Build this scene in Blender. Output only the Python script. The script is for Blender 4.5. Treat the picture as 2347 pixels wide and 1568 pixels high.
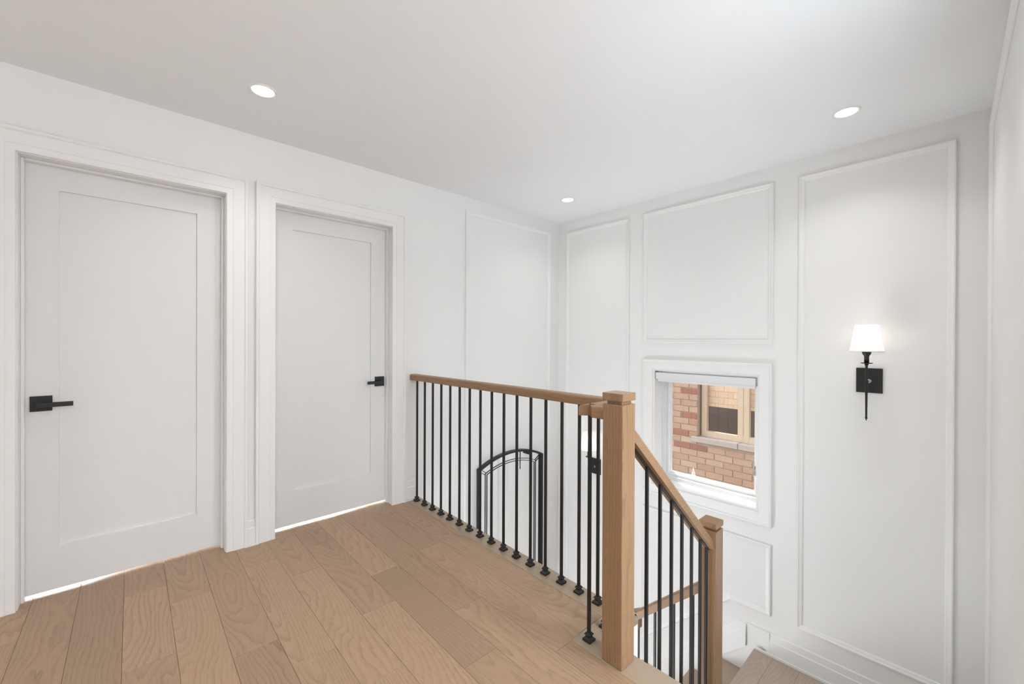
import bpy, bmesh, math, random
from mathutils import Vector, Matrix
random.seed(7)
for o in list(bpy.data.objects): bpy.data.objects.remove(o)
S = bpy.context.scene
COL = S.collection
PI = math.pi

# ------------------------------------------------------------------ camera
H = 1.225
YAW, PITCH, ROLL, FPX = 0.829090, -0.003471, 0.004114, 952.12
cam = bpy.data.cameras.new('camera'); camo = bpy.data.objects.new('camera', cam); COL.objects.link(camo)
fw = Vector((-math.sin(YAW)*math.cos(PITCH), math.cos(YAW)*math.cos(PITCH), math.sin(PITCH)))
rt = fw.cross(Vector((0, 0, 1))).normalized(); up = rt.cross(fw)
c_, s_ = math.cos(ROLL), math.sin(ROLL)
rx, ux = c_*rt + s_*up, -s_*rt + c_*up
camo.matrix_world = Matrix(((rx.x, ux.x, -fw.x, 0), (rx.y, ux.y, -fw.y, 0), (rx.z, ux.z, -fw.z, H), (0, 0, 0, 1)))
cam.sensor_fit = 'HORIZONTAL'; cam.sensor_width = 36.0; cam.lens = FPX*36.0/2347.0
cam.clip_start = 0.02; cam.clip_end = 200
S.camera = camo

# ------------------------------------------------------------------ world, sun, exposure
W = bpy.data.worlds.new('sky'); S.world = W; W.use_nodes = True
nt = W.node_tree; bgn = nt.nodes['Background']
sky = nt.nodes.new('ShaderNodeTexSky'); sky.sky_type = 'NISHITA'; sky.sun_disc = False
sky.sun_elevation = math.radians(48); sky.sun_rotation = math.radians(280); sky.air_density = 1.0; sky.dust_density = 2.0
hz = nt.nodes.new('ShaderNodeHueSaturation'); hz.inputs['Saturation'].default_value = 0.35
nt.links.new(sky.outputs[0], hz.inputs['Color']); nt.links.new(hz.outputs[0], bgn.inputs[0]); bgn.inputs[1].default_value = 0.82
S.view_settings.view_transform = 'Standard'; S.view_settings.look = 'None'
S.view_settings.gamma = 1.0; S.view_settings.use_curve_mapping = False
S.view_settings.exposure = 0.12

def lamp(name, kind, loc, energy, color=(1, 1, 1), direction=None, **kw):
    l = bpy.data.lights.new(name, kind); l.energy = energy; l.color = color
    for k, v in kw.items(): setattr(l, k, v)
    o = bpy.data.objects.new(name, l); COL.objects.link(o); o.location = loc
    if direction is not None:
        o.rotation_euler = Vector(direction).to_track_quat('-Z', 'Y').to_euler()
    return o
lamp('sun', 'SUN', (0, 0, 10), 6.0, (1.0, 0.95, 0.88), (0.20, -0.17, -0.60), angle=0.02)
# unseen fill lamps added behind and beside the camera, tilted up at the ceiling
DAY = (0.93, 0.965, 1.0)
lamp('hall_fill', 'AREA', (1.0, -2.55, 1.35), 4, DAY, (0, 1, 1.9), spread=2.2, shape='RECTANGLE', size=2.2, size_y=1.5)
lamp('west_hall_fill', 'AREA', (-1.7, -2.55, 1.35), 5, DAY, (0, 1, 1.9), spread=2.2, shape='RECTANGLE', size=1.8, size_y=1.5)
lamp('side_hall_fill', 'AREA', (2.55, 0.0, 1.35), 116, DAY, (-1, 0.1, 2.3), spread=2.2, shape='RECTANGLE', size=2.2, size_y=1.5)
lamp('stair_fill', 'AREA', (0.19, 1.6425, 0.735), 20, (0.77, 0.895, 1.0), (-1, 0, 0), shape='RECTANGLE', size=0.28, size_y=2.7)  # unseen fill lamp added in the side opening to light the stairs
lamp('foyer_up_fill', 'AREA', (-1.6, 1.0, -2.5), 15, DAY, (0.1, 0.2, 1), spread=1.6, shape='RECTANGLE', size=1.9, size_y=1.7)  # added uplight below the view, lifting the stairwell walls
lamp('foyer_left_fill', 'AREA', (-2.80, 1.0, -1.5), 58, DAY, (1, 0.5, 0.5), shape='RECTANGLE', size=1.0, size_y=1.7)  # added fill lamp on the lower left wall, out of view

# ------------------------------------------------------------------ helpers
def tag(o, label=None, cat=None, group=None, kind=None):
    if label: o['label'] = label
    if cat: o['category'] = cat
    if group: o['group'] = group
    if kind: o['kind'] = kind
    return o
def empty(name, loc=(0, 0, 0)):
    o = bpy.data.objects.new(name, None); o.empty_display_size = 0.05; COL.objects.link(o); o.location = loc
    return o
class MB:
    """collects geometry for ONE mesh object"""
    def __init__(self): self.v = []; self.f = []; self.smooth = set()
    def add(self, vs, fs, smooth=False):
        b = len(self.v); self.v += [tuple(p) for p in vs]
        for f in fs:
            if smooth: self.smooth.add(len(self.f))
            self.f.append(tuple(b+i for i in f))
        return self
    def box(self, x0, x1, y0, y1, z0, z1):
        vs = [(x, y, z) for z in (z0, z1) for y in (y0, y1) for x in (x0, x1)]
        return self.add(vs, [(0, 2, 3, 1), (4, 5, 7, 6), (0, 1, 5, 4), (2, 6, 7, 3), (0, 4, 6, 2), (1, 3, 7, 5)])
    def bbox(self, x0, x1, y0, y1, z0, z1, b=0.002, seg=1):
        bm = bmesh.new(); bmesh.ops.create_cube(bm, size=1)
        for v in bm.verts:
            v.co = Vector(((x0+x1)/2+v.co.x*(x1-x0), (y0+y1)/2+v.co.y*(y1-y0), (z0+z1)/2+v.co.z*(z1-z0)))
        bmesh.ops.bevel(bm, geom=bm.edges[:], offset=b, segments=seg, affect='EDGES', profile=0.6)
        bm.verts.index_update()
        self.add([v.co[:] for v in bm.verts], [[v.index for v in f.verts] for f in bm.faces]); bm.free()
        return self
    def lathe(self, prof, cx, cy, n=24, smooth=True):
        vs = []; fs = []
        for r, z in prof:
            for i in range(n):
                a = 2*PI*i/n; vs.append((cx+r*math.cos(a), cy+r*math.sin(a), z))
        for k in range(len(prof)-1):
            for i in range(n):
                j = (i+1) % n; fs.append((k*n+i, k*n+j, (k+1)*n+j, (k+1)*n+i))
        return self.add(vs, fs, smooth)
    def tube(self, a, b, r, n=12, smooth=True):
        a = Vector(a); b = Vector(b); d = (b-a).normalized()
        u = d.orthogonal().normalized(); w = d.cross(u); vs = []
        for p in (a, b):
            for i in range(n):
                t = 2*PI*i/n; vs.append(p+r*(math.cos(t)*u+math.sin(t)*w))
        self.add(vs, [(i, (i+1) % n, n+(i+1) % n, n+i) for i in range(n)], smooth)
        return self.add(vs, [tuple(range(n-1, -1, -1)), tuple(range(n, 2*n))])
    def prism(self, poly, fa, fb):
        """poly: list of 2D points; fa, fb map a 2D point to the two end faces"""
        n = len(poly); vs = [fa(p) for p in poly]+[fb(p) for p in poly]
        fs = [tuple(range(n-1, -1, -1)), tuple(range(n, 2*n))]+[(i, (i+1) % n, n+(i+1) % n, n+i) for i in range(n)]
        return self.add(vs, fs)
    def build(self, name, mat, parent=None, loc=None, sm_all=False):
        me = bpy.data.meshes.new(name); 
        if loc is not None:
            L = Vector(loc); me.from_pydata([tuple(Vector(p)-L) for p in self.v], [], self.f)
        else: me.from_pydata(self.v, [], self.f)
        bm = bmesh.new(); bm.from_mesh(me); bm.faces.ensure_lookup_table()
        for i in self.smooth: bm.faces[i].smooth = True
        bmesh.ops.recalc_face_normals(bm, faces=bm.faces[:]); bm.to_mesh(me); bm.free()
        if mat: me.materials.append(mat)
        o = bpy.data.objects.new(name, me); COL.objects.link(o)
        if loc is not None: o.location = loc
        if parent is not None:
            o.parent = parent; o.location = Vector(o.location)-Vector(parent_loc(parent))
        return o
def parent_loc(p):
    l = Vector(p.location)
    while p.parent: p = p.parent; l += Vector(p.location)
    return l
def box(name, mat, parent, x0, x1, y0, y1, z0, z1, b=0.0, seg=1, centre=True):
    m = MB()
    (m.bbox(x0, x1, y0, y1, z0, z1, b, seg) if b else m.box(x0, x1, y0, y1, z0, z1))
    return m.build(name, mat, parent, loc=((x0+x1)/2, (y0+y1)/2, (z0+z1)/2) if centre else None)
def sweep(pts, prof, closed, mp):
    """mitred run of a moulding along 2D points; prof = [(inward offset, height)]; one MB per straight piece"""
    n = len(pts); P = [Vector(p) for p in pts]
    def nrm(i):
        d = (P[(i+1) % n]-P[i]).normalized(); return Vector((-d.y, d.x))
    def corner(i, o):
        if not closed and i == 0: return P[0]+nrm(0)*o
        if not closed and i == n-1: return P[n-1]+nrm(n-2)*o
        a, b = nrm((i-1) % n), nrm(i); m = (a+b); return P[i]+m*(o*2/m.dot(m)) if m.dot(m) > 1e-9 else P[i]+a*o
    out = []
    for i in range(n if closed else n-1):
        j = (i+1) % n; k = len(prof); vs = []
        for c in (i, j):
            for o, h in prof: q = corner(c, o); vs.append(mp(q.x, q.y, h))
        m = MB(); m.add(vs, [tuple(range(k-1, -1, -1)), tuple(range(k, 2*k))]+[(a, (a+1) % k, k+(a+1) % k, k+a) for a in range(k)])
        out.append(m)
    return out

# ------------------------------------------------------------------ materials
def newmat(name):
    m = bpy.data.materials.new(name); m.use_nodes = True; t = m.node_tree
    return m, t, t.nodes['Principled BSDF']
class N:
    def __init__(s, t): s.t = t
    def n(s, kind, **kw):
        x = s.t.nodes.new(kind)
        for k, v in kw.items():
            if k.startswith('i_'): x.inputs[int(k[2:])].default_value = v
            else: setattr(x, k, v)
        return x
    def l(s, a, b): s.t.links.new(a, b)
    def math(s, op, a, b=None, c=None):
        x = s.t.nodes.new('ShaderNodeMath'); x.operation = op
        for i, v in enumerate((a, b, c)):
            if v is None: continue
            if isinstance(v, (int, float)): x.inputs[i].default_value = v
            else: s.l(v, x.inputs[i])
        return x.outputs[0]
    def mix(s, fac, a, b, blend='MIX'):
        x = s.t.nodes.new('ShaderNodeMix'); x.data_type = 'RGBA'; x.blend_type = blend
        for i, v in ((0, fac), (6, a), (7, b)):
            if isinstance(v, (int, float)): x.inputs[i].default_value = v
            elif isinstance(v, tuple): x.inputs[i].default_value = (*v, 1)
            else: s.l(v, x.inputs[i])
        return x.outputs[2]
def paint(name, col, rough=0.55, bump=0.02, scale=380):
    m, t, p = newmat(name); g = N(t)
    p.inputs['Base Color'].default_value = (*col, 1); p.inputs['Roughness'].default_value = rough
    tc = g.n('ShaderNodeTexCoord'); no = g.n('ShaderNodeTexNoise'); no.inputs['Scale'].default_value = scale; no.inputs['Detail'].default_value = 2
    g.l(tc.outputs['Object'], no.inputs['Vector'])
    b = g.n('ShaderNodeBump'); b.inputs['Strength'].default_value = bump; b.inputs['Distance'].default_value = 0.002
    g.l(no.outputs[0], b.inputs['Height']); g.l(b.outputs[0], p.inputs['Normal'])
    return m
def wood(name, light, mid, dark, axis='X', rough=0.42, rings=85.0, vary=1.0, contrast=1.0, spec=0.4):
    m, t, p = newmat(name); g = N(t)
    tc = g.n('ShaderNodeTexCoord'); oi = g.n('ShaderNodeObjectInfo'); sp = g.n('ShaderNodeSeparateXYZ'); g.l(tc.outputs['Object'], sp.inputs[0])
    X, Y, Z = sp.outputs
    u, v, w = {'X': (X, Y, Z), 'Y': (Y, X, Z), 'Z': (Z, X, Y)}[axis]
    R = oi.outputs['Random']
    r2 = g.math('FRACT', g.math('MULTIPLY', R, 17.31)); r3 = g.math('FRACT', g.math('MULTIPLY', R, 71.77)); r4 = g.math('FRACT', g.math('MULTIPLY', R, 173.9))
    cb = g.n('ShaderNodeCombineXYZ'); g.l(g.math('ADD', u, g.math('MULTIPLY', R, 61.0)), cb.inputs[0]); g.l(g.math('ADD', v, g.math('MULTIPLY', r2, 13.0)), cb.inputs[1]); g.l(w, cb.inputs[2])
    def noise(sx, sy, detail, sz=None):
        mp = g.n('ShaderNodeMapping'); mp.inputs['Scale'].default_value = (sx, sy, sz or sy); g.l(cb.outputs[0], mp.inputs['Vector'])
        no = g.n('ShaderNodeTexNoise'); no.inputs['Scale'].default_value = 1; no.inputs['Detail'].default_value = detail; g.l(mp.outputs[0], no.inputs['Vector'])
        return no.outputs[0]
    n1 = noise(0.9, 3.0, 2); n2 = noise(1.6, 7.0, 3); n3 = noise(9, 60, 3); n5 = noise(1.3, 9.0, 2)
    V = g.math('ADD', g.math('ADD', v, g.math('MULTIPLY', g.math('SUBTRACT', r3, 0.5), 0.16)), g.math('MULTIPLY', g.math('SUBTRACT', n2, 0.5), 0.05))
    Wd = g.math('ADD', g.math('ADD', w, g.math('ADD', g.math('MULTIPLY', r4, 0.14), 0.02)), g.math('ADD', g.math('MULTIPLY', u, 0.055), g.math('MULTIPLY', g.math('SUBTRACT', n1, 0.5), 0.22)))
    r = g.math('SQRT', g.math('ADD', g.math('MULTIPLY', V, V), g.math('MULTIPLY', Wd, Wd)))
    r = g.math('ADD', r, g.math('MULTIPLY', n3, 0.010))
    ph = g.math('FRACT', g.math('MULTIPLY', r, rings))
    ring = g.math('MULTIPLY', g.math('POWER', ph, 3.5), g.math('MULTIPLY', n5, 1.5))                       # late wood line, sharp on one side
    pores = noise(26, 700, 2, 700); pore = g.math('MULTIPLY', g.math('MAXIMUM', g.math('SUBTRACT', pores, 0.47), 0.0), 5.0)
    streak = noise(3.0, 90, 3, 90)
    col = g.mix(g.math('MULTIPLY', streak, 1.0), light, mid)
    k = g.math('MULTIPLY', g.math('ADD', g.math('MULTIPLY', ring, 0.50), g.math('MULTIPLY', pore, g.math('ADD', 0.30, g.math('MULTIPLY', ring, 0.5)))), 0.8*contrast)
    col = g.mix(k, col, dark)
    blot = noise(3.0, 7.0, 2)
    grey = (light[0]*0.80, light[1]*0.84, light[2]*0.86); warm = (light[0]*1.04, light[1]*0.98, light[2]*0.94)
    col = g.mix(g.math('MULTIPLY', g.math('SUBTRACT', blot, 0.35), 0.45*vary), col, g.mix(0.55, col, grey))
    col = g.mix(g.math('MULTIPLY', r2, 0.40*vary), col, g.mix(0.5, col, g.mix(r4, grey, warm)))
    hs = g.n('ShaderNodeHueSaturation'); g.l(col, hs.inputs['Color'])
    g.l(g.math('ADD', 1.0-0.10*vary, g.math('MULTIPLY', r3, 0.16*vary)), hs.inputs['Value'])
    g.l(hs.outputs[0], p.inputs['Base Color'])
    p.inputs['Roughness'].default_value = rough; p.inputs['Specular IOR Level'].default_value = spec
    b = g.n('ShaderNodeBump'); b.inputs['Strength'].default_value = 0.10; b.inputs['Distance'].default_value = 0.001
    g.l(g.math('SUBTRACT', 1.0, k), b.inputs['Height']); g.l(b.outputs[0], p.inputs['Normal'])
    return m
def solid(name, col, rough=0.5, metal=0.0, emit=0.0, spec=0.5):
    m, t, p = newmat(name); p.inputs['Base Color'].default_value = (*col, 1); p.inputs['Roughness'].default_value = rough
    p.inputs['Metallic'].default_value = metal; p.inputs['Specular IOR Level'].default_value = spec
    if emit: p.inputs['Emission Color'].default_value = (1.0, 0.97, 0.93, 1); p.inputs['Emission Strength'].default_value = emit
    return m

M = {}
M['wall'] = paint('wall_paint', (0.885, 0.875, 0.858), 0.6)
M['ceil'] = paint('ceiling_paint', (0.925, 0.935, 0.945), 0.8)
M['trim'] = paint('trim_paint', (0.89, 0.883, 0.87), 0.38, 0.004)
M['door'] = paint('door_paint', (0.83, 0.822, 0.81), 0.42, 0.006)
OL, OM, OD = (0.455, 0.300, 0.190), (0.395, 0.256, 0.158), (0.225, 0.140, 0.085)
M['floor'] = wood('oak_floor', OL, OM, OD, 'X', 0.42, contrast=1.25, vary=1.2)
M['floor_y_lit'] = wood('oak_floor_across_lit', (0.53, 0.43, 0.34), (0.47, 0.375, 0.29), (0.32, 0.245, 0.18), 'Y', 0.27)  # same oak as the floor, paled to paint in the light it catches
NL, NM, ND = (0.43, 0.325, 0.235), (0.38, 0.285, 0.20), (0.25, 0.175, 0.115)
M['nosing'] = wood('oak_nosing', NL, NM, ND, 'X', 0.20, contrast=0.6)
M['nosing_y'] = wood('oak_nosing_across', NL, NM, ND, 'Y', 0.20, contrast=0.6)
RL, RM, RD = (0.375, 0.222, 0.120), (0.310, 0.178, 0.093), (0.155, 0.086, 0.043)
M['rail'] = wood('oak_rail', RL, RM, RD, 'X', 0.40, 90, vary=0.3)
M['rail_y'] = wood('oak_rail_across', RL, RM, RD, 'Y', 0.40, 90, vary=0.3)
M['post'] = wood('oak_post', RL, RM, RD, 'Z', 0.30, 80, vary=0.3)
M['black'] = solid('black_iron', (0.012, 0.012, 0.013), 0.38, 0.0)
M['blackm'] = solid('black_hardware', (0.010, 0.010, 0.011), 0.45)
M['bronze'] = solid('dark_bronze', (0.035, 0.032, 0.030), 0.35, 0.6)
M['nickel'] = solid('brushed_nickel', (0.6, 0.6, 0.6), 0.25, 1.0)
M['sub'] = solid('subfloor', (0.10, 0.062, 0.038), 0.9)
M['vinyl'] = solid('white_vinyl', (0.85, 0.85, 0.85), 0.35)
M['blind'] = solid('blind_fabric', (0.78, 0.78, 0.78), 0.7)
M['mirror'] = solid('mirror_silver', (0.86, 0.87, 0.87), 0.02, 1.0)
M['lens'] = solid('lamp_lens', (1, 1, 1), 0.5, emit=9.0)
M['bulb'] = solid('bulb_glass', (1, 1, 1), 0.5, emit=6.0)
def glassmat(name, dust=0.0, tint=(1, 1, 1)):
    m, t, p = newmat(name); g = N(t); t.nodes.remove(p); out = t.nodes['Material Output']
    tr = g.n('ShaderNodeBsdfTransparent'); tr.inputs[0].default_value = (*tint, 1)
    gl = g.n('ShaderNodeBsdfGlossy'); gl.inputs['Roughness'].default_value = 0.01
    lw = g.n('ShaderNodeLayerWeight'); lw.inputs[0].default_value = 0.5
    frs = g.math('ADD', 0.03, g.math('MULTIPLY', g.math('POWER', lw.outputs['Facing'], 5.0), 0.9))
    mx = g.n('ShaderNodeMixShader'); g.l(frs, mx.inputs[0]); g.l(tr.outputs[0], mx.inputs[1]); g.l(gl.outputs[0], mx.inputs[2])
    last = mx
    if dust:
        tc = g.n('ShaderNodeTexCoord'); no = g.n('ShaderNodeTexNoise'); no.inputs['Scale'].default_value = 260; no.inputs['Detail'].default_value = 3
        g.l(tc.outputs['Object'], no.inputs['Vector'])
        df = g.n('ShaderNodeBsdfTranslucent'); df.inputs[0].default_value = (0.85, 0.80, 0.75, 1)
        f = g.math('MULTIPLY', g.math('MAXIMUM', g.math('SUBTRACT', no.outputs[0], 0.50), 0.0), dust*8)
        m2 = g.n('ShaderNodeMixShader'); g.l(g.math('MINIMUM', f, 0.9), m2.inputs[0]); g.l(mx.outputs[0], m2.inputs[1]); g.l(df.outputs[0], m2.inputs[2]); last = m2
    g.l(last.outputs[0], out.inputs[0]); return m
M['glass'] = glassmat('window_glass', 0.10)
M['dark_glass'] = glassmat('neighbour_glass', 0.0)
def shademat():
    m, t, p = newmat('pleated_shade'); g = N(t); t.nodes.remove(p); out = t.nodes['Material Output']
    d = g.n('ShaderNodeBsdfDiffuse'); d.inputs[0].default_value = (0.9, 0.89, 0.87, 1)
    tl = g.n('ShaderNodeBsdfTranslucent'); tl.inputs[0].default_value = (0.95, 0.93, 0.90, 1)
    mx = g.n('ShaderNodeMixShader'); mx.inputs[0].default_value = 0.62
    g.l(d.outputs[0], mx.inputs[1]); g.l(tl.outputs[0], mx.inputs[2]); g.l(mx.outputs[0], out.inputs[0]); return m
M['shade'] = shademat()
def brickmat(name, ramp, noise_amt=0.5):
    m, t, p = newmat(name); g = N(t); oi = g.n('ShaderNodeObjectInfo')
    cr = g.n('ShaderNodeValToRGB'); g.l(oi.outputs['Random'], cr.inputs[0]); e = cr.color_ramp.elements
    for i, (pos, c) in enumerate(ramp):
        el = e[i] if i < 2 else e.new(pos)
        el.position = pos; el.color = (*c, 1)
    tc = g.n('ShaderNodeTexCoord'); no = g.n('ShaderNodeTexNoise'); no.inputs['Scale'].default_value = 70; no.inputs['Detail'].default_value = 7
    va = g.n('ShaderNodeVectorMath'); va.operation = 'ADD'; g.l(tc.outputs['Object'], va.inputs[0]); g.l(oi.outputs['Location'], va.inputs[1]); g.l(va.outputs[0], no.inputs['Vector'])
    f = g.math('MULTIPLY', g.math('ABSOLUTE', g.math('SUBTRACT', no.outputs[0], 0.5)), 3.0*noise_amt)
    col = g.mix(g.math('MULTIPLY', g.math('MAXIMUM', g.math('SUBTRACT', 0.47, no.outputs[0]), 0.0), 5.0*noise_amt), g.mix(f, cr.outputs[0], (0.58, 0.47, 0.37)), (0.16, 0.09, 0.06)); g.l(col, p.inputs['Base Color']); p.inputs['Roughness'].default_value = 0.9
    b = g.n('ShaderNodeBump'); b.inputs['Strength'].default_value = 0.5; b.inputs['Distance'].default_value = 0.004; g.l(no.outputs[0], b.inputs['Height']); g.l(b.outputs[0], p.inputs['Normal'])
    return m
M['brick'] = brickmat('tan_brick', [(0.0, (0.40, 0.24, 0.155)), (0.2, (0.43, 0.29, 0.21)), (0.4, (0.36, 0.21, 0.13)), (0.6, (0.45, 0.33, 0.24)), (0.8, (0.41, 0.26, 0.16)), (1.0, (0.38, 0.25, 0.19))])
M['redbrick'] = brickmat('dark_red_brick', [(0.0, (0.24, 0.085, 0.055)), (1.0, (0.30, 0.11, 0.075))], 0.25)
M['mortar'] = paint('mortar', (0.36, 0.27, 0.20), 0.95, 0.4, 120)
M['stone'] = paint('stone_sill', (0.40, 0.37, 0.34), 0.9, 0.5, 90)
M['beige'] = solid('beige_frame', (0.56, 0.46, 0.33), 0.5)
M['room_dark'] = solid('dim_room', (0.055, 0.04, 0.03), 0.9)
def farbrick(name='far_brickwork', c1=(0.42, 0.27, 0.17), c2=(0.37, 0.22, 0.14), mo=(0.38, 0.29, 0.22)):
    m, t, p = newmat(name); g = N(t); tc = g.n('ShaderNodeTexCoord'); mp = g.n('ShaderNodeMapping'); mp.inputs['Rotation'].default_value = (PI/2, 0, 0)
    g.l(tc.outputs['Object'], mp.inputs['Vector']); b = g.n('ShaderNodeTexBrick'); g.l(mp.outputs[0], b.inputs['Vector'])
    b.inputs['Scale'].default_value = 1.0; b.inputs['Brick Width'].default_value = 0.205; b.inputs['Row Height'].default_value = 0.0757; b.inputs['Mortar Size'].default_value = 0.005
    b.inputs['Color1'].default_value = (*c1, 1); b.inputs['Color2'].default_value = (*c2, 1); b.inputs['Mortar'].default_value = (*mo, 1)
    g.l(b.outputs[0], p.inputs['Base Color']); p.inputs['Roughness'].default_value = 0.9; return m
M['farbrick'] = farbrick()
M['painted_reflection'] = farbrick('painted_reflection', (0.80, 0.62, 0.42), (0.70, 0.52, 0.33), (0.55, 0.40, 0.26))  # reflection of brickwork painted as a surface behind the neighbour's panes

# ------------------------------------------------------------------ shell
XW, YW, CZ = -2.876, 3.292, 2.445
LOW = -2.76
XE, YS = 2.60, -2.60          # east and south limits of the hall, behind the camera
def struct(o, label, cat): return tag(o, label, cat, kind='structure')

# door frame openings (rough) in the left wall: y0, y1, z1
D1 = dict(cas=(-0.487, 0.508), jamb=(-0.377, 0.399), stop=(-0.366, 0.388))
D2 = dict(cas=(0.547, 1.529), jamb=(0.647, 1.427), stop=(0.657, 1.4165))
JT = 0.02; JZ = 2.060; SZ = 2.050
m = MB()
XB = XW-0.12
for a, b in ((YS-0.12, D1['jamb'][0]-JT), (D1['jamb'][1]+JT, D2['jamb'][0]-JT), (D2['jamb'][1]+JT, YW+0.2)):
    m.box(XB, XW, a, b, 0.0, CZ)
m.box(XB, XW, D1['jamb'][0]-JT, D1['jamb'][1]+JT, JZ+JT, CZ)
m.box(XB, XW, D2['jamb'][0]-JT, D2['jamb'][1]+JT, JZ+JT, CZ)
m.box(XB, XW, YS-0.12, 1.66, LOW, -0.30); m.box(XB, XW, 1.66, YW+0.2, LOW, 0.0); m.box(XB, XW, D2['jamb'][1]+JT, 1.66, -0.30, 0.0)
wall_left = struct(m.build('wall_left', M['wall']), 'white wall on the left holding the two panelled doors and arched mirror', 'wall')
# window wall, opening for the window
WX0, WX1, WZ0, WZ1 = -1.805, -0.986, 0.012, 0.993
m = MB(); XR0, XR1 = XW, XE+0.12
m.box(XR0, WX0, YW, YW+0.2, LOW, CZ); m.box(WX1, XR1, YW, YW+0.2, LOW, CZ)
m.box(WX0, WX1, YW, YW+0.2, LOW, WZ0); m.box(WX0, WX1, YW, YW+0.2, WZ1, CZ)
wall_far = struct(m.build('wall_far', M['wall']), 'white far wall with moulded panels around the stairwell window', 'wall')
# right wall beside the stair, very slightly out of square, and its return into the hall
RX = lambda y: 0.0895+(YW-y)*0.0166
m = MB(); T = 0.12; SW0, SW1, SB0, SB1 = 1.50, 1.785, -0.63, 2.10
def wseg(y0, y1, z0, z1): m.prism([(RX(y0), y0), (RX(y1), y1), (RX(y1)+T, y1), (RX(y0)+T, y0)], lambda p: (p[0], p[1], z0), lambda p: (p[0], p[1], z1))
wseg(1.40, SW0, LOW, CZ); wseg(SW1, YW, LOW, CZ); wseg(SW0, SW1, LOW, SB0); wseg(SW0, SW1, SB1, CZ)
m.box(RX(1.40), XE, 1.40, 1.49, LOW, CZ)
wall_right = struct(m.build('wall_right', M['wall']), 'bright white wall at the right edge beside the stairs', 'wall')
m = MB(); m.box(XE, XE+0.12, YS, 1.40, LOW, 0.5); m.box(XE, XE+0.12, YS, 1.40, 2.1, CZ); m.box(XE, XE+0.12, YS, -0.25, 0.5, 2.1); m.box(XE, XE+0.12, 0.25, 1.40, 0.5, 2.1)
struct(m.build('wall_east', M['wall']), 'white hall wall behind the camera to the right', 'wall')
m = MB(); m.box(XW, XE+0.12, YS-0.12, YS, LOW, 0.5); m.box(XW, XE+0.12, YS-0.12, YS, 2.2, CZ); m.box(XW, -2.0, YS-0.12, YS, 0.5, 2.2); m.box(-1.4, XE+0.12, YS-0.12, YS, 0.5, 2.2)
struct(m.build('wall_rear', M['wall']), 'white hall wall behind the camera', 'wall')
ceiling = struct(box('ceiling', M['ceil'], None, XB, XE+0.12, YS-0.12, 4.02, CZ, CZ+0.15), 'flat white ceiling with recessed lights', 'ceiling')  # runs out past the far wall as an added eave, blocking sun
floor_low = struct(box('floor_lower', M['floor'], None, XW, XE, YS, YW, LOW-0.1, LOW), 'lower hall floor under the stairs', 'floor')

# ------------------------------------------------------------------ upper floor, plank by plank
EY, EX, EY2 = 1.660, -0.974, 1.447      # outer nosing edges
m = MB()
m.box(-3.30, EX-0.012, YS, EY-0.012, -0.29, -0.0125); m.box(EX-0.012, XE, YS, EY2-0.012, -0.29, -0.0125)
floor = struct(m.build('floor', M['sub']), 'oak plank floor of the upper landing', 'floor')
m = MB(); m.box(-3.30+0.43, EX-0.010, YS, EY-0.010, -0.30, -0.288); m.box(EX-0.010, XE, YS, EY2-0.014, -0.30, -0.288)
m.box(XW, EX-0.012, EY-0.012, EY-0.002, -0.30, -0.028); m.box(EX-0.012, EX-0.002, EY2-0.012, EY-0.002, -0.30, -0.028)
struct(m.build('ceiling_lower', M['ceil']), 'white underside and edge of the upper landing', 'ceiling')
ROW0, RP = -0.340, 0.1571
G = 0.0004
joints = {-1: [-2.588, -1.55, -0.3], 0: [-2.02, -0.9], 1: [-1.95, -0.8], 2: [-2.683, -2.076, -0.95], 3: [-2.477, -1.62, -0.4], 4: [-1.891, -0.75],
          5: [-2.598, -1.686, -0.6], 6: [-2.346, -1.426, -0.3], 7: [-2.618, -1.809, -0.7], 8: [-2.073, -1.257, -0.1], 9: [-2.471, -1.555, -0.55], 10: [-2.75, -2.146, -1.082, -0.2], 11: []}
def plank(x0, x1, y0, y1, z1=0.0, th=0.012, mat='floor', parent=None, name='plank', b=0.0007):
    return box(name, M[mat], parent or floor, x0+G, x1-G, y0+G, y1-G, z1-th, z1, b)
XS = -1.0865
for k in range(-14, 12):
    y0 = ROW0+RP*k; y1 = y0+RP
    js = joints.get(k)
    if js is None:
        a = -2.6+random.random()*0.8; js = [a, a+0.75+0.4*random.random(), a+2.0]
    xs = [-3.25]+js+[XE-0.02]
    if k == 11: xs = [-3.25, XS]; y1 = 1.546
    for a, b in zip(xs, xs[1:]):
        if k == 10 and a >= -1.09: plank(a, b, y0, 1.3285)
        else: plank(a, b, y0, y1)
# nosing strips under the balusters, mitred where they turn
def poly_plank(name, pts, mat, z0=-0.028, z1=0.0):
    cx = sum(p[0] for p in pts)/len(pts); cy = sum(p[1] for p in pts)/len(pts)
    m = MB(); bm = bmesh.new()
    lo = [bm.verts.new((x-cx, y-cy, z0)) for x, y in pts]; hi = [bm.verts.new((x-cx, y-cy, z1)) for x, y in pts]; n = len(pts)
    bm.faces.new(lo[::-1]); bm.faces.new(hi)
    for i in range(n): bm.faces.new((lo[i], lo[(i+1) % n], hi[(i+1) % n], hi[i]))
    bmesh.ops.bevel(bm, geom=[e for e in bm.edges if e.verts[0].co.z > z1-1e-5 and e.verts[1].co.z > z1-1e-5], offset=0.0013, segments=1, affect='EDGES')
    bm.verts.index_update(); m.add([v.co[:] for v in bm.verts], [[v.index for v in f.verts] for f in bm.faces]); bm.free()
    o = m.build(name, M[mat], None); o.location = (cx, cy, 0); o.parent = floor; return o
g = 0.0013
poly_plank('nosing_board', [(XW, 1.546+g), (XS, 1.546+g), (EX, EY), (XW, EY)], 'nosing')
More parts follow.
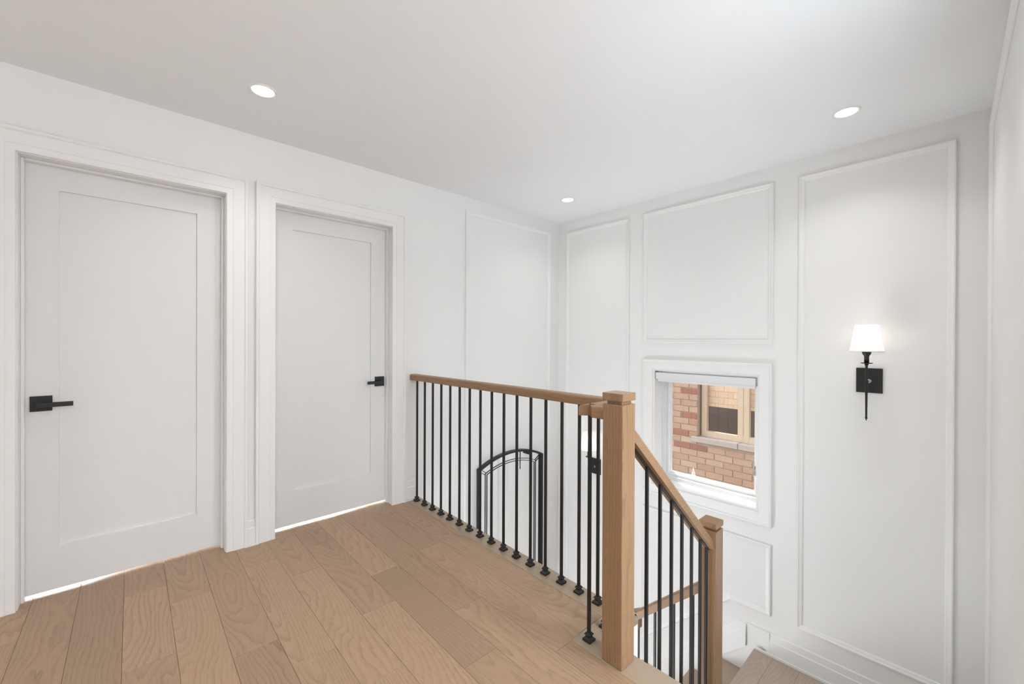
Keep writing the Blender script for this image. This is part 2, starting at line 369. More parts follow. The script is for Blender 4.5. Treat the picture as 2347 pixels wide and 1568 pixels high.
poly_plank('nosing_board', [(XS+g, 1.546-g), (XS+g, 1.3285+g), (EX, EY2), (EX, EY-g)], 'nosing_y')
poly_plank('nosing_board', [(XS+2*g, 1.3285+g), (RX(1.4), 1.3285+g), (RX(1.4), EY2), (EX+g, EY2)], 'nosing')

# ------------------------------------------------------------------ baseboards
BBP = [(0, 0), (0.0, 0.006), (0.004, 0.009), (0.045, 0.010), (0.050, 0.014), (0.150, 0.016), (0.150, 0.0)]   # from the top edge down
def bb_left(y0, y1):
    m = MB(); m.prism([(0.15-o, h) for o, h in BBP], lambda p: (XW+p[1], y0, p[0]), lambda p: (XW+p[1], y1, p[0]))
    m.box(XW+0.016, XW+0.026, y0, y1, 0.0, 0.016); return m
m = bb_left(D1['cas'][1], D2['cas'][0]); struct(m.build('baseboard_left', M['trim']), 'sliver of white baseboard between the two door casings', 'baseboard')
m = bb_left(D2['cas'][1], EY); struct(m.build('baseboard_corner', M['trim']), 'short white baseboard between the narrower door and the railing', 'baseboard')
m = bb_left(YS, D1['cas'][0]); struct(m.build('baseboard_rear', M['trim']), 'white baseboard beyond the nearer door', 'baseboard')

# ------------------------------------------------------------------ doors
CASP = [(0, 0), (0, 0.024), (0.003, 0.027), (0.013, 0.027), (0.017, 0.024), (0.020, 0.019), (0.074, 0.0190), (0.0755, 0.0165), (0.104, 0.0165), (0.106, 0.0145), (0.106, 0)]
def make_door(name, d, hinge_right, label):
    root = empty(name, (XW, (d['cas'][0]+d['cas'][1])/2, 0)); struct(root, label, 'door')
    y0, y1 = d['cas']; top = 2.169
    mp = lambda a, b, h: (XW+h, a, b)
    for mm in sweep([(y1, 0), (y1, top), (y0, top), (y0, 0)], CASP, False, mp): mm.build('casing', M['trim'], root)
    j0, j1 = d['jamb']; s0, s1 = d['stop']; xb = XW-0.13
    box('jamb', M['trim'], root, xb, XW+0.002, j0-JT, j0, 0, JZ+JT); box('jamb', M['trim'], root, xb, XW+0.002, j1, j1+JT, 0, JZ+JT)
    box('head_jamb', M['trim'], root, xb, XW+0.002, j0, j1, JZ, JZ+JT)
    xf = -2.970                                   # door face
    box('door_stop', M['trim'], root, xf+0.001, xf+0.036, j0, s0, 0, JZ, 0.002); box('door_stop', M['trim'], root, xf+0.001, xf+0.036, s1, j1, 0, JZ, 0.002)
    box('door_stop', M['trim'], root, xf+0.001, xf+0.036, s0, s1, SZ, JZ, 0.002)
    # slab: two stiles, two rails, a recessed panel
    a0, a1 = j0+0.003, j1-0.003; z0, z1 = 0.013, JZ-0.003
    p0, p1 = d['panel'][:2]; q0, q1 = d['panel'][2:]
    t = 0.035
    box('stile', M['door'], root, xf-t, xf, a0, p0, z0, z1); box('stile', M['door'], root, xf-t, xf, p1, a1, z0, z1)
    box('rail', M['door'], root, xf-t, xf, p0, p1, z0, q0); box('rail', M['door'], root, xf-t, xf, p0, p1, q1, z1)
    box('panel', M['door'], root, xf-t+0.008, xf-0.011, p0, p1, q0, q1)
    # square rosette and flat lever
    hy = d['handle']; hz = 0.916; s = 1 if hinge_right else -1
    h = MB(); h.bbox(xf, xf+0.009, hy-0.036, hy+0.036, hz-0.036, hz+0.036, 0.001)
    ho = h.build('door_handle', M['blackm'], root); tag(ho, 'matte black square rosette with flat lever')
    h = MB(); h.tube((xf+0.008, hy, hz-0.003), (xf+0.048, hy, hz-0.003), 0.0105, 16)
    a, b = sorted((hy-s*0.011, hy+s*0.108)); h.bbox(xf+0.040, xf+0.050, a, b, hz-0.015, hz+0.007, 0.0012)
    h.build('lever', M['blackm'], ho)
    return root
D1.update(panel=(-0.259, 0.277, 0.224, 1.942), handle=-0.316)
D2.update(panel=(0.778, 1.306, 0.236, 1.943), handle=1.371)
make_door('door_1', D1, True, 'nearer white shaker door, wider in view, with its lever at the left')
make_door('door_2', D2, False, 'farther white shaker door next to the railing, lever at its right')
# the lit rooms behind the doors, seen only as the light under them
m = MB(); m.box(-4.4, XB-0.012, -0.8, -0.78, 0, 2.4); m.box(-4.4, XB-0.012, 1.75, 1.77, 0, 2.4); m.box(-4.42, -4.4, -0.8, 1.77, 0, 2.4); m.box(-4.4, XB, 0.50, 0.54, 0, 2.4); m.box(-4.42, XB, -0.8, 1.77, 2.4, 2.42); m.box(-4.42, -3.30, -0.8, 1.77, -0.05, -0.001)
struct(m.build('wall_rooms', M['wall']), 'white walls of the rooms behind the closed doors', 'wall')
lamp('bath_light', 'AREA', (-3.9, 1.06, 0.35), 60, (1, 1, 1), (1, 0, -0.42), shape='RECTANGLE', size=0.9, size_y=0.3)
lamp('bedroom_light', 'AREA', (-3.7, -0.35, 0.30), 26, (0.9, 0.95, 1), (1, 0.15, -0.42), shape='RECTANGLE', size=0.3, size_y=0.3)

# ------------------------------------------------------------------ panel mouldings on the walls
PMP = [(0, 0), (0, 0.013), (0.003, 0.016), (0.009, 0.016), (0.014, 0.012), (0.020, 0.010), (0.028, 0.008), (0.033, 0.004), (0.033, 0)]
def panel(parent, pts, mp, flip=False):
    for mm in sweep(pts, PMP, True, mp): mm.build('panel_moulding', M['trim'], parent)
mpf = lambda a, b, h: (a, YW-h, b)
rect = lambda x0, x1, z0, z1: [(x0, z0), (x1, z0), (x1, z1), (x0, z1)]
panel(wall_far, rect(-2.763, -2.037, -1.60, 2.325), mpf)
panel(wall_far, rect(-1.895, -0.903, 1.210, 2.330), mpf)
panel(wall_far, rect(-0.755, -0.0365, -0.690, 2.322), mpf)
panel(wall_far, [(-1.903, -1.372), (-1.170, -0.690), (-0.908, -0.690), (-0.908, -0.199), (-1.903, -0.199)], mpf)
mpl = lambda a, b, h: (XW+h, -a, b)
panel(wall_left, rect(-3.152, -2.090, -1.50, 2.330), mpl)
mpr = lambda a, b, h: (RX(a)-h, a, b)
panel(wall_right, rect(1.420, 3.195, -0.69, 2.330), mpr)

# ------------------------------------------------------------------ window
win = empty('window_1', ((WX0+WX1)/2, YW, WZ0)); struct(win, 'white framed stairwell window looking onto a brick house', 'window')
WCP = [(0, 0), (0, 0.022), (0.003, 0.027), (0.012, 0.028), (0.017, 0.022), (0.020, 0.018), (0.080, 0.018), (0.084, 0.014), (0.084, 0)]
for mm in sweep([(-1.889, -0.071), (-0.903, -0.071), (-0.903, 1.072), (-1.889, 1.072)], WCP, True, mpf): mm.build('casing', M['trim'], win)
L0, L1, B0, B1 = -1.787, -1.004, 0.033, 0.975       # clear opening of the lining
YF = 3.418
box('jamb_lining', M['trim'], win, WX0, L0, YW-0.004, YW+0.2, WZ0, WZ1); box('jamb_lining', M['trim'], win, L1, WX1, YW-0.004, YW+0.2, WZ0, WZ1)
box('jamb_lining', M['trim'], win, L0, L1, YW-0.004, YW+0.2, B1, WZ1); box('window_stool', M['trim'], win, L0, L1, YW-0.004, YW+0.2, WZ0, B0)
FRP = [(0, 0), (0, 0.07), (0.012, 0.07), (0.014, 0.066), (0.028, 0.066), (0.030, 0.05), (0.034, 0.05), (0.034, 0)]
mpw = lambda a, b, h: (a, YF+0.07-h, b)
for mm in sweep(rect(L0, L1, B0, B1), FRP, True, mpw): mm.build('window_frame', M['vinyl'], win)
SAP = [(0.034, 0.0), (0.034, 0.046), (0.038, 0.048), (0.050, 0.048), (0.056, 0.040), (0.060, 0.034), (0.063, 0.034), (0.063, 0.0)]
for mm in sweep(rect(L0, L1, B0, B1), SAP, True, mpw): mm.build('sash', M['vinyl'], win)
o = box('pane', M['glass'], win, L0+0.060, L1-0.060, YF+0.038, YF+0.042, B0+0.058, B1-0.058)
h = MB(); h.bbox(L1-0.060, L1-0.038, YF-0.012, YF+0.004, 0.225, 0.300, 0.004); h.bbox(L1-0.056, L1-0.046, YF-0.026, YF-0.008, 0.272, 0.330, 0.003)
tag(h.build('latch', M['nickel'], win), 'small metal sash latch')
bl = empty('roller_blind', ((L0+L1)/2, YW, 0.90)); tag(bl, 'rolled-up white blind at the top of the stairwell window', 'blind')
box('cassette', M['blind'], bl, L0+0.012, L1-0.006, YW-0.010, YW+0.055, 0.905, 0.962, 0.004, 2)
box('bottom_bar', M['vinyl'], bl, L0+0.020, L1-0.014, YW+0.010, YW+0.030, 0.884, 0.905, 0.003)
for x in (L0+0.001, L1-0.006): box('end_bracket', M['nickel'], bl, x, x+0.011, YW-0.006, YW+0.050, 0.905, 0.968)

# narrow side window added past the picture edge to let in light
sw = empty('added_side_window', (RX(1.64), 1.6425, SB0)); struct(sw, 'added unseen narrow side window in the right wall at the top of the stairs', 'window')
for a, b, c, d in ((SW0, SW0+0.012, SB0, SB1), (SW1-0.012, SW1, SB0, SB1), (SW0, SW1, SB0, SB0+0.012), (SW0, SW1, SB1-0.012, SB1)):
    box('window_frame', M['vinyl'], sw, RX(1.64)+0.085, RX(1.64)+0.115, a, b, c, d)
box('pane', M['dark_glass'], sw, RX(1.64)+0.098, RX(1.64)+0.102, SW0+0.012, SW1-0.012, SB0+0.012, SB1-0.012)

# ------------------------------------------------------------------ stairs and the lower landing
LZ = -0.960
stairs = empty('upper_stair_flight', (-0.4, 1.9, LZ)); tag(stairs, 'flight of oak stairs going down beside the right wall', 'stairs')
run = 0.2135; rise = 0.192
for i in range(5):
    z = -rise*i; y = EY2+run*i
    x1 = RX(3.0)-0.002
    box('riser', M['trim'], stairs, -0.950, x1, y-0.012, y+0.004, z-rise+0.001, z-0.029)
    if i == 3:
        m = MB(); ya, yb, yc = y+0.004, 2.198, y+run+0.022
        m.prism([(-0.968, ya), (x1, ya), (x1, yc), (-0.850, yc), (-0.850, yb), (-0.968, yb)], lambda p: (p[0], p[1], z-rise-0.028), lambda p: (p[0], p[1], z-rise)); m.build('tread', M['nosing'], stairs)
    elif i < 3: box('tread', M['nosing'], stairs, -0.968, x1, y+0.004, y+run+0.022, z-rise-0.028, z-rise, 0.004)
m = MB(); m.prism([(EY2+0.006, -0.23), (EY2+0.006, -0.55), (2.30, -1.28), (2.30, -1.02)], lambda p: (-0.940, p[0], p[1]), lambda p: (-0.860, p[0], p[1]))
m.build('stringer', M['trim'], stairs)
m = MB(); m.prism([(EY2+0.006, -0.30), (EY2+0.006, -0.36), (2.30, -1.20), (2.30, -1.10)], lambda p: (-0.859, p[0], p[1]), lambda p: (RX(3.0)-0.002, p[0], p[1]))
m.build('soffit', M['wall'], stairs)
m = MB(); m.box(-0.993, RX(1.5), 2.30, YW, LZ-0.25, LZ-0.0125)
land = struct(m.build('floor_landing', M['sub']), 'oak landing, paled in its colour as if lit, below the window wall', 'floor')
EL = -1.005
LS = -0.886
def lplank(x0, x1, y0, y1, mat='floor_y_lit', name='plank', th=0.012): return plank(x0, x1, y0, y1, LZ, th, mat, land, name, 0.0007)
lplank(EL, LS, 2.30, YW, 'floor_y_lit', 'nosing_board', 0.028)
lplank(LS, RX(2.3), 2.285, 2.40, 'nosing', 'nosing_board', 0.028)
xs = LS
for k in range(6):
    x1 = min(xs+RP, RX(3.2)); 
    if x1-xs > 0.02:
        j = 2.40+[0.35, 0.62, 0.25, 0.7, 0.4, 0.5][k]
        lplank(xs, x1, 2.40, j); lplank(xs, x1, j, YW)
    xs = x1
low = empty('lower_stair_flight', (-1.5, 2.75, -1.99)); tag(low, 'lower oak stair flight descending left under the window', 'stairs')
for i in range(5):
    z = LZ-0.206*i; x = EL-0.2205*i
    box('riser', M['trim'], low, x+0.010, x+0.026, 2.20, YW-0.002, z-0.206+0.001, z-0.029)
    if i < 4: box('tread', M['nosing_y'], low, x-0.2205-0.020, x+0.010, 2.17, YW-0.002, z-0.206-0.028, z-0.206, 0.004)
m = MB(); m.box(XW+0.002, EL-4*0.2205+0.02, 1.70, YW-0.002, -2.15, -1.99); m.build('quarter_landing', M['floor'], low)
# skirting that follows the stairs on the window wall
def skirt(pts, mp):
    out = MB()
    for mm in sweep(pts, BBP, False, mp): out.add(mm.v, mm.f)
    return out
m = skirt([(RX(3.2), LZ+0.150), (-1.062, LZ+0.150), (-1.062, LZ+0.149)], mpf)
m.box(-1.000, RX(3.2), YW-0.026, YW-0.016, LZ, LZ+0.016)
m2 = skirt([(-1.064, LZ+0.134), (-1.120, LZ+0.134), (-2.05, LZ+0.134-0.93*0.934)], mpf); m.add(m2.v, m2.f)
struct(m.build('baseboard_far', M['trim']), 'white baseboard along the landing that steps down with the lower stairs', 'baseboard')
m = MB(); m.prism([(0.15-o, h) for o, h in BBP], lambda p: (RX(2.32)-p[1], 2.32, LZ+p[0]), lambda p: (RX(YW)-p[1], YW, LZ+p[0]))
struct(m.build('baseboard_right', M['trim']), 'white baseboard of the landing along the right wall', 'baseboard')

# ------------------------------------------------------------------ newel posts
def newel(name, cx, cy, z0, z1, label):
    root = empty(name, (cx, cy, z0)); tag(root, label, 'post', 'oak newel posts'); h = 0.0440
    box('post_body', M['post'], root, cx-h, cx+h, cy-h, cy+h, z0, z1-0.043, 0.0022)
    n = h-0.0125
    box('neck', M['post'], root, cx-n, cx+n, cy-n, cy+n, z1-0.046, z1-0.027)
    hc = h+0.0012
    box('cap', M['post'], root, cx-hc, cx+hc, cy-hc, cy+hc, z1-0.0295, z1, 0.0018)
    return root
NX, NY = -0.897, 1.380
newel('newel_post', NX, NY, 0.0, 1.028, 'tall oak newel post in front, at the end of the landing railing')
NY2 = 2.2445
newel('newel_post', NX, NY2, LZ, 0.290, 'lower oak newel post further down the stairs, cap below the window')

# ------------------------------------------------------------------ landing railing
RH0, RH1 = 0.920, 0.965
rail = empty('landing_railing', (-1.9, 1.606, 0)); tag(rail, 'level oak handrail on black iron balusters along the landing edge', 'railing')
BY = 1.606; BXC = -1.034; hw = 0.0325
def rprof():
    r = 0.012; p = [(-hw+0.003, RH0), (hw-0.003, RH0), (hw, RH0+0.004)]
    for k in range(5): a = k*PI/8; p.append((hw-r+r*math.cos(a), RH1-r+r*math.sin(a)))
    for k in range(5): a = PI/2+k*PI/8; p.append((-hw+r+r*math.cos(a), RH1-r+r*math.sin(a)))
    p.append((-hw, RH0+0.004)); return p
def rail_piece(name, pa, pb, ma, mb_, mat, parent, prof=None):
    """horizontal rail from pa to pb; ma, mb_ = mitre shift per unit of side offset at either end"""
    pa = Vector(pa); pb = Vector(pb); d = (pb-pa).normalized(); n = Vector((-d.y, d.x, 0))
    m = MB(); P = prof or rprof()
    m.prism(P, lambda p: pa+n*p[0]+d*(ma*p[0])+Vector((0, 0, p[1])), lambda p: pb+n*p[0]+d*(mb_*p[0])+Vector((0, 0, p[1])))
    c = (pa+pb)/2+Vector((0, 0, (RH0+RH1)/2))
    return m.build(name, mat, parent, loc=c)
rail_piece('handrail', (XW+0.001, BY, 0), (BXC, BY, 0), 0, 1, M['rail'], rail)
rail_piece('handrail', (BXC, BY, 0), (BXC, NY, 0), 1, -1, M['rail_y'], rail)
rail_piece('handrail', (BXC, NY, 0), (NX-0.044, NY, 0), -1, 0, M['rail'], rail)
box('rail_channel', M['black'], rail, XW+0.002, BXC, BY-0.008, BY+0.008, RH0-0.003, RH0+0.002)
# baluster + shoe, one mesh each, shared
bw = 0.0064
mbal = MB(); mbal.bbox(-bw, bw, -bw, bw, 0.0, 1.0, 0.0012)
def sq(prof):
    m = MB(); vs = []; fs = []
    for r, z in prof: vs += [(-r, -r, z), (r, -r, z), (r, r, z), (-r, r, z)]
    for k in range(len(prof)-1):
        for i in range(4): j = (i+1) % 4; fs.append((4*k+i, 4*k+j, 4*k+4+j, 4*k+4+i))
    fs.append((3, 2, 1, 0)); fs.append(tuple(4*(len(prof)-1)+i for i in range(4)))
    return m.add(vs, fs)
SHOE = sq([(0.0185, 0), (0.0190, 0.002), (0.0190, 0.009), (0.0175, 0.0105), (0.0105, 0.0165), (0.0100, 0.022), (0.0140, 0.0255), (0.0140, 0.0275), (0.0085, 0.035), (0.0068, 0.0352)])
shoe_mesh = None; bal_meshes = {}
def baluster(parent, x, y, z0, z1, shoe=True, zmesh=None):
    global shoe_mesh
    key = round(z1-z0, 4)
    if key not in bal_meshes:
        m = MB(); m.bbox(-bw, bw, -bw, bw, 0.0, key, 0.0012); o = m.build('baluster', M['black'], None); bal_meshes[key] = o.data
    else:
        o = bpy.data.objects.new('baluster', bal_meshes[key]); COL.objects.link(o)
    o.parent = parent; o.location = Vector((x, y, z0))-parent_loc(parent)
    if shoe:
        if shoe_mesh is None: s = SHOE.build('shoe', M['black'], None); shoe_mesh = s.data
        else: s = bpy.data.objects.new('shoe', shoe_mesh); COL.objects.link(s)
        s.parent = o; s.location = (0, 0, 0)
    return o
for i in range(16): baluster(rail, -2.819+0.1110*i, BY, 0.0, RH0+0.001)
for y in (BY, 1.494, NY+0.001): baluster(rail, BXC, y, 0.0, RH0+0.001)

# ------------------------------------------------------------------ stair railing (upper flight)
srail = empty('stair_railing', (NX, 1.8, -0.4)); tag(srail, 'sloping oak handrail with black balusters between the two newel posts', 'railing')
SL = 0.900; zt0 = 0.9075; vt = 0.0565          # top at y0, vertical thickness
y0s, y1s = NY+0.0435, NY2-0.0435
def slope_rail(name, a0, a1, zt, sgn, mapf, mat, parent, c):
    hw2 = 0.030; cs = math.cos(math.atan(SL))
    r = 0.010; pr = [(-hw2, -vt), (hw2, -vt), (hw2, -r/cs)]
    for k in range(1, 4): a = k*PI/8; pr.append((hw2-r+r*math.cos(a), (-r+r*math.sin(a))/cs))
    pr.append((hw2-r, 0)); pr.append((-hw2+r, 0))
    for k in range(1, 4): a = PI/2+k*PI/8; pr.append((-hw2+r+r*math.cos(a), (-r+r*math.sin(a))/cs))
    pr.append((-hw2, -r/cs))
    m = MB(); m.prism(pr, lambda p: mapf(a0, p[0], zt+p[1]), lambda p: mapf(a1, p[0], zt-SL*abs(a1-a0)+p[1]))
    return m.build(name, mat, parent, loc=c)
smat = M['rail_y']
slope_rail('handrail', y0s, y1s, zt0, 1, lambda a, s, z: (NX+s, a, z), M['rail_y'], srail, (NX, 1.82, 0.55))
m = MB(); zb = zt0-vt
m.prism([(-0.0095, 0.002), (0.0095, 0.002), (0.0095, -0.004), (-0.0095, -0.004)], lambda p: (NX+p[0], y0s, zb+p[1]), lambda p: (NX+p[0], y1s, zb-SL*(y1s-y0s)+p[1]))
m.build('rail_channel', M['black'], srail)
for y in (1.591, 1.703, 1.809, 1.912, 2.015, 2.113, 2.186):
    zt = zb-SL*(y-y0s)+0.004; i = int((y-EY2)/run); zt_ = -rise*(i+1)
    baluster(srail, NX, y, zt_, round(zt, 4))
# lower flight railing
lrail = empty('lower_stair_railing', (-1.5, NY2, -1.2)); tag(lrail, 'second oak stair handrail seen through the balusters lower down', 'railing')
xA, xB = NX-0.0435, -1.322; ztl = -0.046
slope_rail('handrail', xA, xB, ztl, -1, lambda a, s, z: (a, NY2+s, z), M['rail'], lrail, (-1.12, NY2, -0.25))
zl = lambda x: ztl-SL*(xA-x)
m = MB(); hw2 = 0.030
m.prism([(xB, zl(xB)), (xB+0.012, zl(xB)-0.02), (xB+0.012, zl(xB)-0.108), (xB-0.10, zl(xB)-0.175), (xB-0.10, zl(xB)-0.06)], lambda p: (p[0], NY2-hw2, p[1]), lambda p: (p[0], NY2+hw2, p[1]))
m.build('handrail_easing', M['rail'], lrail, loc=(xB-0.04, NY2, zl(xB)-0.08))
for x in (-1.317, -1.210, -1.097, -0.990):
    i = int((EL-x)/0.2205) if x < EL else -1
    baluster(lrail, x, NY2, LZ-0.206*(i+1), round(zl(x)-vt+0.004 if x > xB+0.02 else zl(x)-0.09, 4))

# ------------------------------------------------------------------ wall sconces
def sconce(cx, cz, label):
    root = empty('wall_sconce', (cx, YW, cz)); tag(root, label, 'wall lamp', 'candle-style wall sconces'); ya = YW-0.112
    box('backplate', M['blackm'], root, cx-0.061, cx+0.061, YW-0.012, YW, cz-0.074, cz+0.074, 0.0015)
    m = MB(); m.tube((cx, YW-0.010, cz-0.003), (cx, ya, cz-0.003), 0.0055); m.lathe([(0.0, 0.0)], 0, 0, 3) if False else None
    m.tube((cx, YW-0.020, cz-0.003), (cx, YW-0.008, cz-0.003), 0.012, 16)
    m.build('arm', M['nickel'], root)
    z = lambda d: cz+d
    m = MB(); m.lathe([(0.0005, z(-0.229)), (0.003, z(-0.226)), (0.003, z(-0.219)), (0.0065, z(-0.216)), (0.0065, z(-0.212)), (0.0048, z(-0.208)), (0.0066, z(-0.02)), (0.0092, z(-0.014)), (0.0092, z(0.006)), (0.0066, z(0.010)), (0.0060, z(0.092)), (0.009, z(0.097)), (0.009, z(0.104)), (0.0005, z(0.105))], cx, ya, 16)
    m.build('stem', M['bronze'], root)
    m = MB(); m.lathe([(0.001, z(0.104)), (0.024, z(0.1055)), (0.029, z(0.109)), (0.029, z(0.1105)), (0.022, z(0.108)), (0.001, z(0.107))], cx, ya, 24)
    m.build('drip_dish', M['bronze'], root)
    m = MB(); m.lathe([(0.001, z(0.107)), (0.0118, z(0.108)), (0.0118, z(0.148)), (0.0135, z(0.152)), (0.019, z(0.160)), (0.022, z(0.171)), (0.022, z(0.174)), (0.012, z(0.178)), (0.001, z(0.179))], cx, ya, 20)
    m.build('socket', M['bronze'], root)
    # softly pleated tapered shade, open top and bottom
    m = MB(); n = 96; vs = []; fs = []
    for k, (r, zz) in enumerate(((0.0795, z(0.176)), (0.0665, z(0.256)), (0.0535, z(0.336)))):
        for i in range(n): a = 2*PI*i/n; rr = r*(1+0.004*math.cos(a*24)); vs.append((cx+rr*math.cos(a), ya+rr*math.sin(a), zz))
    for k in range(2):
        for i in range(n): j = (i+1) % n; fs.append((k*n+i, k*n+j, (k+1)*n+j, (k+1)*n+i))
    m.add(vs, fs, True); sh = m.build('shade', M['shade'], root)
    for r, zz in ((0.0797, z(0.176)), (0.0537, z(0.3345))):
        m = MB(); m.lathe([(r-0.0012, zz), (r+0.0008, zz), (r+0.0006, zz+0.0035), (r-0.0014, zz+0.0035), (r-0.0012, zz)], cx, ya, 48); m.build('shade_trim', M['blind'], sh)
    m = MB(); m.lathe([(0.006, z(0.178)), (0.008, z(0.19)), (0.016, z(0.214)), (0.017, z(0.225)), (0.012, z(0.25)), (0.002, z(0.272))], cx, ya, 16)
    m.build('bulb', M['bulb'], root)
    l = lamp('sconce_glow', 'POINT', (0, 0, 0), 0.22, (1.0, 0.95, 0.89), shadow_soft_size=0.02); l.parent = root; l.location = (0, ya-YW, 0.285)
    return root
sconce(-0.391, 0.993, 'wall sconce with white pleated shade right of the window, in full view')
sconce(-2.395, 0.024, 'lower wall sconce half hidden behind the balusters beside the newel post')

# ------------------------------------------------------------------ arched mirror on the left wall
mir = empty('arched_mirror', (XW, 2.63, -1.1)); tag(mir, 'black-framed arched wall mirror seen below the landing railing', 'mirror')
my0, my1, mzb, mzs, mza = 2.222, 3.030, -1.15, 0.100, 0.198
def arch(o, n=20):
    """outline inset by o, counter-clockwise seen from the room (a = -y)"""
    w = (my1-my0)/2; s = mza-mzs; R = (w*w+s*s)/(2*s); zc = mza-R; yc = (my0+my1)/2
    r = R-o; a0 = math.asin((w-o)/r); pts = [(-(my1-o), mzb+o), (-(my0+o), mzb+o)]
    for k in range(n+1):
        a = a0-2*a0*k/n; pts.append((-(yc-r*math.sin(a)), zc+r*math.cos(a)))
    return pts
def band(o0, o1, h0, h1, name, mat):
    A = arch(o0); B = arch(o1); n = len(A); m = MB(); vs = []
    for P, hh in ((A, h0), (A, h1), (B, h1), (B, h0)): vs += [(XW+hh, -a, b) for a, b in P]
    fs = []
    for q in range(4):
        for i in range(n): j = (i+1) % n; fs.append((q*n+i, q*n+j, ((q+1) % 4)*n+j, ((q+1) % 4)*n+i))
    m.add(vs, fs); return m.build(name, mat, mir)
m = MB(); A = arch(0.012); m.prism(A, lambda p: (XW+0.003, -p[0], p[1]), lambda p: (XW+0.0135, -p[0], p[1])); m.build('mirror_glass', M['mirror'], mir)
band(0.0, 0.020, 0.0, 0.038, 'outer_frame', M['black'])
band(0.084, 0.089, 0.013, 0.018, 'inner_border', M['black']); band(0.103, 0.108, 0.013, 0.018, 'inner_border', M['black'])
P0 = arch(0.012); P1 = arch(0.094)
for i in (0, 1, 2, -1):
    a = Vector((*P0[i], 0)); b = Vector((*P1[i], 0)); d = (b-a).normalized(); nn = Vector((-d.y, d.x, 0))
    for s in (-1, 1):
        m = MB(); q = [a+nn*(s*0.010-0.0025), a+nn*(s*0.010+0.0025), b+nn*(s*0.010+0.0025), b+nn*(s*0.010-0.0025)]
        m.prism([(v.x, v.y) for v in q], lambda p: (XW+0.013, -p[0], p[1]), lambda p: (XW+0.018, -p[0], p[1])); m.build('corner_bar', M['black'], mir)

# ------------------------------------------------------------------ recessed ceiling lights
def downlight(x, y, label, power=3.0, spread=2.1):
    root = empty('recessed_light', (x, y, CZ)); tag(root, label, 'ceiling light', 'recessed ceiling lights')
    m = MB(); m.lathe([(0.062, CZ+0.001), (0.0615, CZ-0.003), (0.058, CZ-0.0045), (0.050, CZ-0.004), (0.047, CZ+0.001)], x, y, 40); m.build('trim_ring', M['trim'], root)
    m = MB(); m.lathe([(0.0005, CZ-0.0015), (0.0485, CZ-0.0015)], x, y, 32); m.build('lens', M['lens'], root)
    l = lamp('downlight_glow', 'AREA', (0, 0, 0), power, (1.0, 0.985, 0.96), shape='DISK', size=0.09, spread=spread); l.parent = root; l.location = (0, 0, -0.006)
downlight(-2.333, 0.475, 'lit recessed ceiling light above the nearer doors, largest in view', 2.1)
downlight(-0.433, 2.797, 'lit recessed ceiling light above the panelled window wall at right', 1.8)
downlight(-2.331, 2.782, 'lit recessed ceiling light in the far corner over the stairwell, smallest in view', 1.1)
downlight(-0.433, 1.60, 'added unseen recessed light above the top of the stairs', 2.5)  # lights from here on are unseen, added for brightness
downlight(-0.433, 0.475, 'added unseen recessed light over the camera position')
downlight(1.45, 0.475, 'added unseen recessed light in the hall right of the camera')
downlight(-0.433, -1.75, 'added unseen recessed light in the hall behind the camera')
downlight(-2.333, -1.75, 'added unseen recessed light in the hall behind the nearer door')

# ------------------------------------------------------------------ the house next door
NYH = 5.10
nh = empty('neighbour_house', (-2.0, NYH, LOW-3)); tag(nh, 'tan brick neighbouring house seen through the stairwell window', 'building')
bx0, bx1, bz0, bz1 = -3.05, -1.15, -0.80, 1.20
wx0, wx1, wz0, wz1 = -2.206, -1.02, 0.062, 1.45
m = MB(); yb0, yb1 = NYH+0.008, NYH+0.25
m.box(bx0, wx0, yb0, yb1, bz0, bz1); m.box(wx0, bx1, yb0, yb1, bz0, wz0-0.066)
brick_wall = m.build('brick_wall', M['mortar'], nh)
m = MB(); m.box(-9, bx0, NYH, yb1, LOW-3, 2.1); m.box(wx1, 6, NYH, yb1, LOW-3, 2.1); m.box(bx0, wx1, NYH, yb1, LOW-3, bz0); m.box(bx0, wx0, NYH, yb1, bz1, 2.1); m.box(wx0, wx1, NYH, yb1, wz1, 2.1); m.box(bx1, wx1, NYH, yb1, bz0, wz0-0.066)
m.build('outer_brickwork', M['farbrick'], nh)
CH = 0.0757; BLN = 0.205; J = 0.010
bricks = {}
red = {(0, -2.4165), (-2, -2.394), (-2, -2.189), (3, -2.31), (7, -2.31)}
def brick(x0, x1, zt, is_red):
    key = (round(x1-x0, 3), is_red)
    if key not in bricks:
        m = MB(); w = (x1-x0)/2; m.bbox(-w, w, -0.045, 0.045, -(CH-J)/2, (CH-J)/2, 0.003)
        o = m.build('brick', M['redbrick' if is_red else 'brick'], None); bricks[key] = o.data
    else: o = bpy.data.objects.new('brick', bricks[key]); COL.objects.link(o)
    o.parent = brick_wall; o.location = ((x0+x1)/2, NYH+0.045+random.uniform(-0.0015, 0.0015), zt-(CH-J)/2)-Vector(parent_loc(brick_wall)) if False else Vector(((x0+x1)/2, NYH+0.045+random.uniform(-0.0015, 0.0015), zt-(CH-J)/2))-parent_loc(brick_wall)
nb = 0
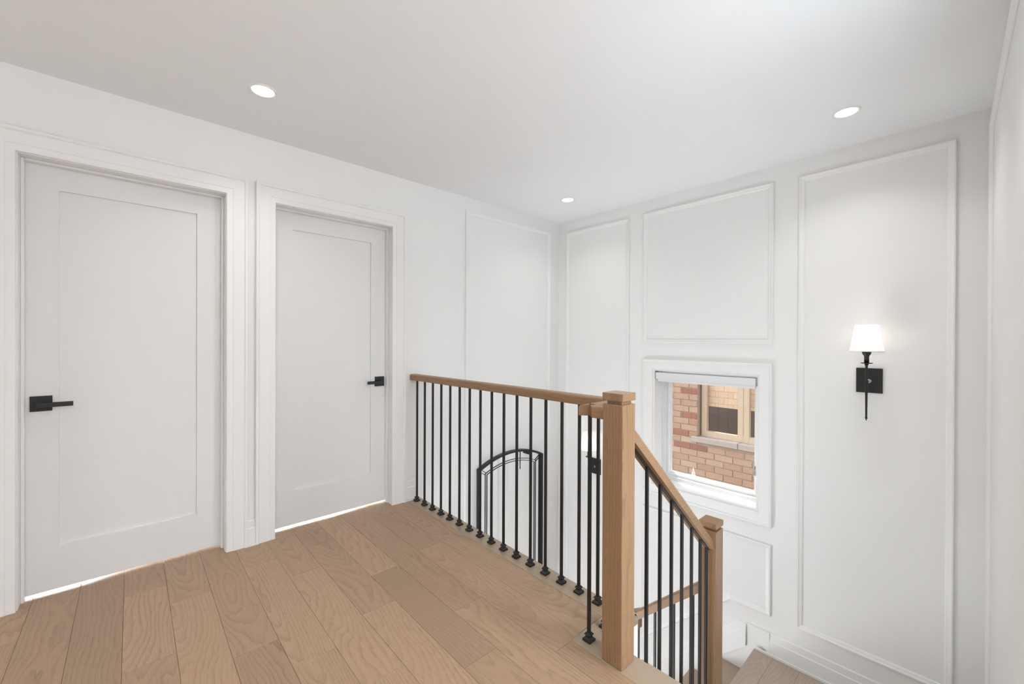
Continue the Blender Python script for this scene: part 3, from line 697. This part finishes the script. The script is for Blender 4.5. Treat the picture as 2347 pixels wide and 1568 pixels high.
for k in range(-12, 15):
    zt = 0.110+CH*k
    if zt > bz1 or zt-CH < bz0: continue
    off = -2.5165 if k % 2 == 0 else -2.5165+BLN/2
    if k == -2: off = -2.496
    lim = wx0 if zt > wz0-0.03 else bx1
    x = off-BLN*6
    while x < lim:
        a, b = max(x+J/2, bx0), min(x+BLN-J/2, lim-0.001)
        if k >= 0 and zt-CH < wz0 and b > -2.28 and zt < 0.075: b = min(b, -2.278)
        if b-a > 0.03:
            c = (a+b)/2
            r_ = any(kk == k and abs(c-cc) < 0.085 for kk, cc in red)
            brick(a, b, zt, r_); nb += 1
        x += BLN
# its window
sc = (NYH+0.07)/NYH; zz = lambda z: 1.225-(1.225-z)*sc; xx = lambda x: x*sc
nw = empty('window_unit', (-1.6, NYH, 0.0)); nw.parent = nh; nw.location = Vector((-1.6, NYH, 0.0))-parent_loc(nh)
yf = NYH+0.07
m = MB()
m.box(xx(-2.157), xx(-2.097), yf, yf+0.06, zz(0.078), 1.42); m.box(xx(-1.750), xx(-1.692), yf, yf+0.06, zz(0.078), 1.42); m.box(xx(-1.688), xx(-1.632), yf, yf+0.06, zz(0.078), 1.42); m.box(xx(-1.285), xx(-1.225), yf, yf+0.06, zz(0.078), 1.42)
m.box(xx(-2.157), xx(-1.225), yf+0.002, yf+0.06, zz(0.078), zz(0.146)); m.box(xx(-2.157), xx(-1.225), yf+0.002, yf+0.06, 1.36, 1.42); m.box(xx(-1.70), xx(-1.68), yf+0.012, yf+0.06, zz(0.078), 1.42)
m.build('frame', M['beige'], nw)
for a, b in ((-2.097, -1.750), (-1.632, -1.285)):
    box('pane', M['dark_glass'], nw, xx(a), xx(b), yf+0.030, yf+0.034, zz(0.146), 1.36)
    box('blind', M['painted_reflection'], nw, xx(a)-0.02, xx(b)+0.02, yf+0.07, yf+0.075, zz(0.44), 1.42)  # sheet carrying the painted brick reflection, not a hung blind
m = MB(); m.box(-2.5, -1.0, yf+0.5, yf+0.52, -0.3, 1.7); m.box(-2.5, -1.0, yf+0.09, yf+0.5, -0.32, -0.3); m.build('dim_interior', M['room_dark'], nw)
for a, b in ((-2.276, -1.744), (-1.738, -1.10)):
    box('sill_stone', M['stone'], nh, a, b, NYH-0.025, NYH+0.12, -0.004, 0.060, 0.004)
print('bricks', nb)
